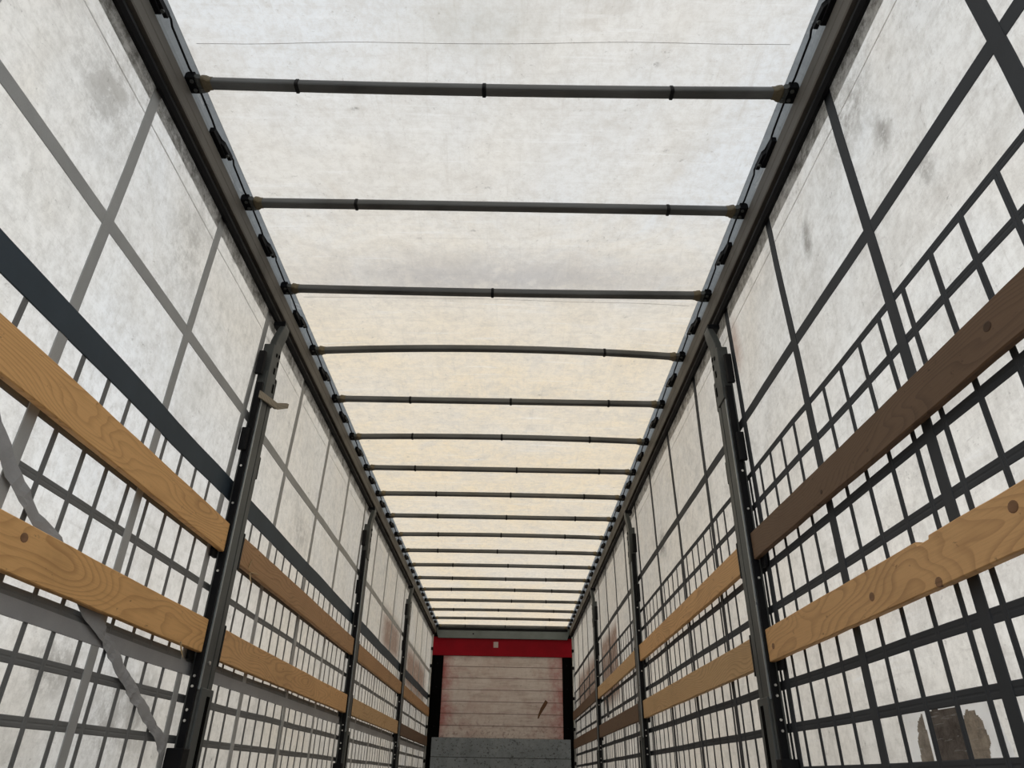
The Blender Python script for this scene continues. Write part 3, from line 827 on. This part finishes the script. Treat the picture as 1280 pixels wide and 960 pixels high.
BAYS = {-1: [(0.02, 3.178), (3.362, 6.252), (6.437, 9.342), (9.527, 12.90)], 1: [(0.02, 3.128), (3.312, 6.212), (6.397, 9.282), (9.467, 12.90)]}
W_ = WOOD
SL = {
 (-1, 0, 0): (W_['honey'][0], 'golden wooden slat, upper of the two in front of the nearest left bay'),
 (-1, 0, 1): (W_['honey'][1], 'golden wooden slat with a round dark knot, lower in the nearest left bay'),
 (-1, 1, 0): (W_['brown'][0], 'brown splintered slat, upper one between the first and second left posts'),
 (-1, 1, 1): (W_['tan'][0], 'tan grained slat, lower one between the first and second left posts'),
 (-1, 2, 0): (W_['brown'][1], 'brown slat, upper one between the second and third left posts'),
 (-1, 2, 1): (W_['pale'][0], 'tan slat, lower one between the second and third left posts'),
 (-1, 3, 0): (W_['brown'][2], 'brown slat, upper one between the third left post and the front'),
 (-1, 3, 1): (W_['umber'][0], 'dark brown slat, lower one between the third left post and the front'),
 (1, 0, 0): (W_['umber'][1], 'dark stained slat, upper of the two in the nearest right bay'),
 (1, 0, 1): (W_['tan'][1], 'tan slat with round knots and a chipped top edge, lower in the nearest right bay'),
 (1, 1, 0): (W_['tan'][2], 'orange-tan slat, upper one between the first and second right posts'),
 (1, 1, 1): (W_['pale'][1], 'pale tan slat with a broken corner, lower between first and second right posts'),
 (1, 2, 0): (W_['pale'][2], 'tan slat, upper one between the second and third right posts'),
 (1, 2, 1): (W_['umber'][2], 'dark brown slat, lower one between the second and third right posts'),
 (1, 3, 0): (W_['umber'][1], 'dark brown slat, upper one between the third right post and the front'),
 (1, 3, 1): (W_['umber'][0], 'dark brown slat, lower one between the third right post and the front'),
}
KN = {(-1, 0, 1): [(1.862, 0.79, 0.013)], (1, 0, 0): [(1.35, 1.18, 0.012), (2.35, 1.15, 0.008)],
      (1, 0, 1): [(1.457, 0.780, 0.014), (1.80, 0.70, 0.013), (2.155, 0.742, 0.013), (3.06, 0.742, 0.012)]}
SPL = {(-1, 0, 1): [(2.95, 0.70, 0.03, -0.055)], (-1, 1, 0): [(3.52, 1.14, 0.0, 0.05), (3.56, 1.13, 0.10, 0.012), (3.55, 1.125, 0.02, -0.05)]}
NEAR_R_UP = (1.100, 1.224, 1.122, 1.244)
for s in (-1, 1):
    for b, (ya, yb) in enumerate(BAYS[s]):
        for r, (za, zb) in enumerate(SLAT_Z[s]):
            m, lab = SL[(s, b, r)]
            j = random.Random(b * 7 + r + s)
            d0, d1 = j.uniform(-.004, .004), j.uniform(-.004, .004)
            zz = (za + d0, zb + d0, za + d1, zb + d1)
            if (s, b, r) == (1, 0, 0): zz = NEAR_R_UP
            slat(s, ya, yb, *zz, m, lab, b * 10 + r * 3 + (s > 0), notch=(1.79, 1.86) if (s, b, r) == (1, 0, 1) else None,
                 knots=KN.get((s, b, r), ()), splinters=SPL.get((s, b, r), ()))

# ------------------------------------------------------------------ loose twisted strap on the left
path = [(1.45, 1.13, 0.024), (1.60, 1.06, 0.024), (1.69, 1.005, 0.026), (1.77, 0.945, 0.027), (1.85, 0.905, 0.024), (1.93, 0.865, 0.020), (2.02, 0.84, 0.027), (2.12, 0.80, 0.028), (2.22, 0.75, 0.030),
        (2.31, 0.70, 0.036), (2.39, 0.672, 0.034), (2.46, 0.632, 0.016), (2.53, 0.600, 0.025), (2.60, 0.562, 0.028), (2.67, 0.530, 0.021), (2.74, 0.497, 0.027), (2.81, 0.468, 0.022), (2.89, 0.432, 0.028), (2.97, 0.395, 0.020), (3.06, 0.355, 0.027), (3.115, 0.315, 0.029)]
rings = []
fine_path = []
for i in range(len(path) - 1):
    for q in range(3):
        t = q / 3
        fine_path.append(tuple(path[i][c] + (path[i + 1][c] - path[i][c]) * t for c in range(3)))
fine_path.append(path[-1])
crease = random.Random(3)
for i, (y, z, hw) in enumerate(fine_path):
    a = fine_path[max(i - 2, 0)]; b = fine_path[min(i + 2, len(fine_path) - 1)]
    ty, tz = b[0] - a[0], b[1] - a[1]; l = math.hypot(ty, tz); ty /= l; tz /= l
    tw = crease.uniform(-0.0042, 0.0042)
    base = 1.2388 + crease.uniform(-0.0018, 0.0018)
    row = []
    for q, h in ((-1, 0), (-0.35, 0.0015), (0.35, 0.0015), (1, 0)):
        row.append((-(base - h + tw * q), y - tz * hw * q, z + ty * hw * q))
    row += [(x_ - 0.0014, y_, z_) for x_, y_, z_ in reversed(row)]
    rings.append(row)
ls = MB().loft(rings).build('loose_strap', M['web_light'])
tag(ls, 'loose crumpled grey strap hanging slantwise across the nearest left curtain bay', 'strap')
# black strap end hanging on the far right curtain
db = MB()
rings = []
for i, (y, z) in enumerate(((8.80, 1.09), (8.77, 1.04), (8.73, 0.98), (8.69, 0.92), (8.64, 0.86))):
    rings.append([(1.238 + 0.004 * math.sin(i), y - 0.07, z), (1.236 + 0.004 * math.sin(i), y + 0.07, z), (1.241 + 0.004 * math.sin(i), y + 0.07, z), (1.243 + 0.004 * math.sin(i), y - 0.07, z)])
tag(db.loft(rings).build('strap_end', M['web_dark']), 'short black strap end hanging on the right curtain between second and third posts', 'strap')

# ------------------------------------------------------------------ curtain tension tubes at the front
for s in (-1, 1):
    L = (s * 1.232, 12.97, 0)
    t = thing('tension_tube', 'pale upright tube at the front end of the %s curtain' % SIDE[s], 'tube', L, 'curtain tension tubes')
    place(L, MB().cyl((s * 1.232, 12.97, 1.22), (0, 0, 1), 0.017, 2.44, 12)).build('tube', M['pole'], t, smooth=True)
    for z in (0.45, 0.95, 1.42, 1.90, 2.18):
        place(L, MB().box(s * 1.247, s * 1.210, 12.948, 12.992, z, z + 0.05)).build('collar', M['black'], t, bevel=0.003)
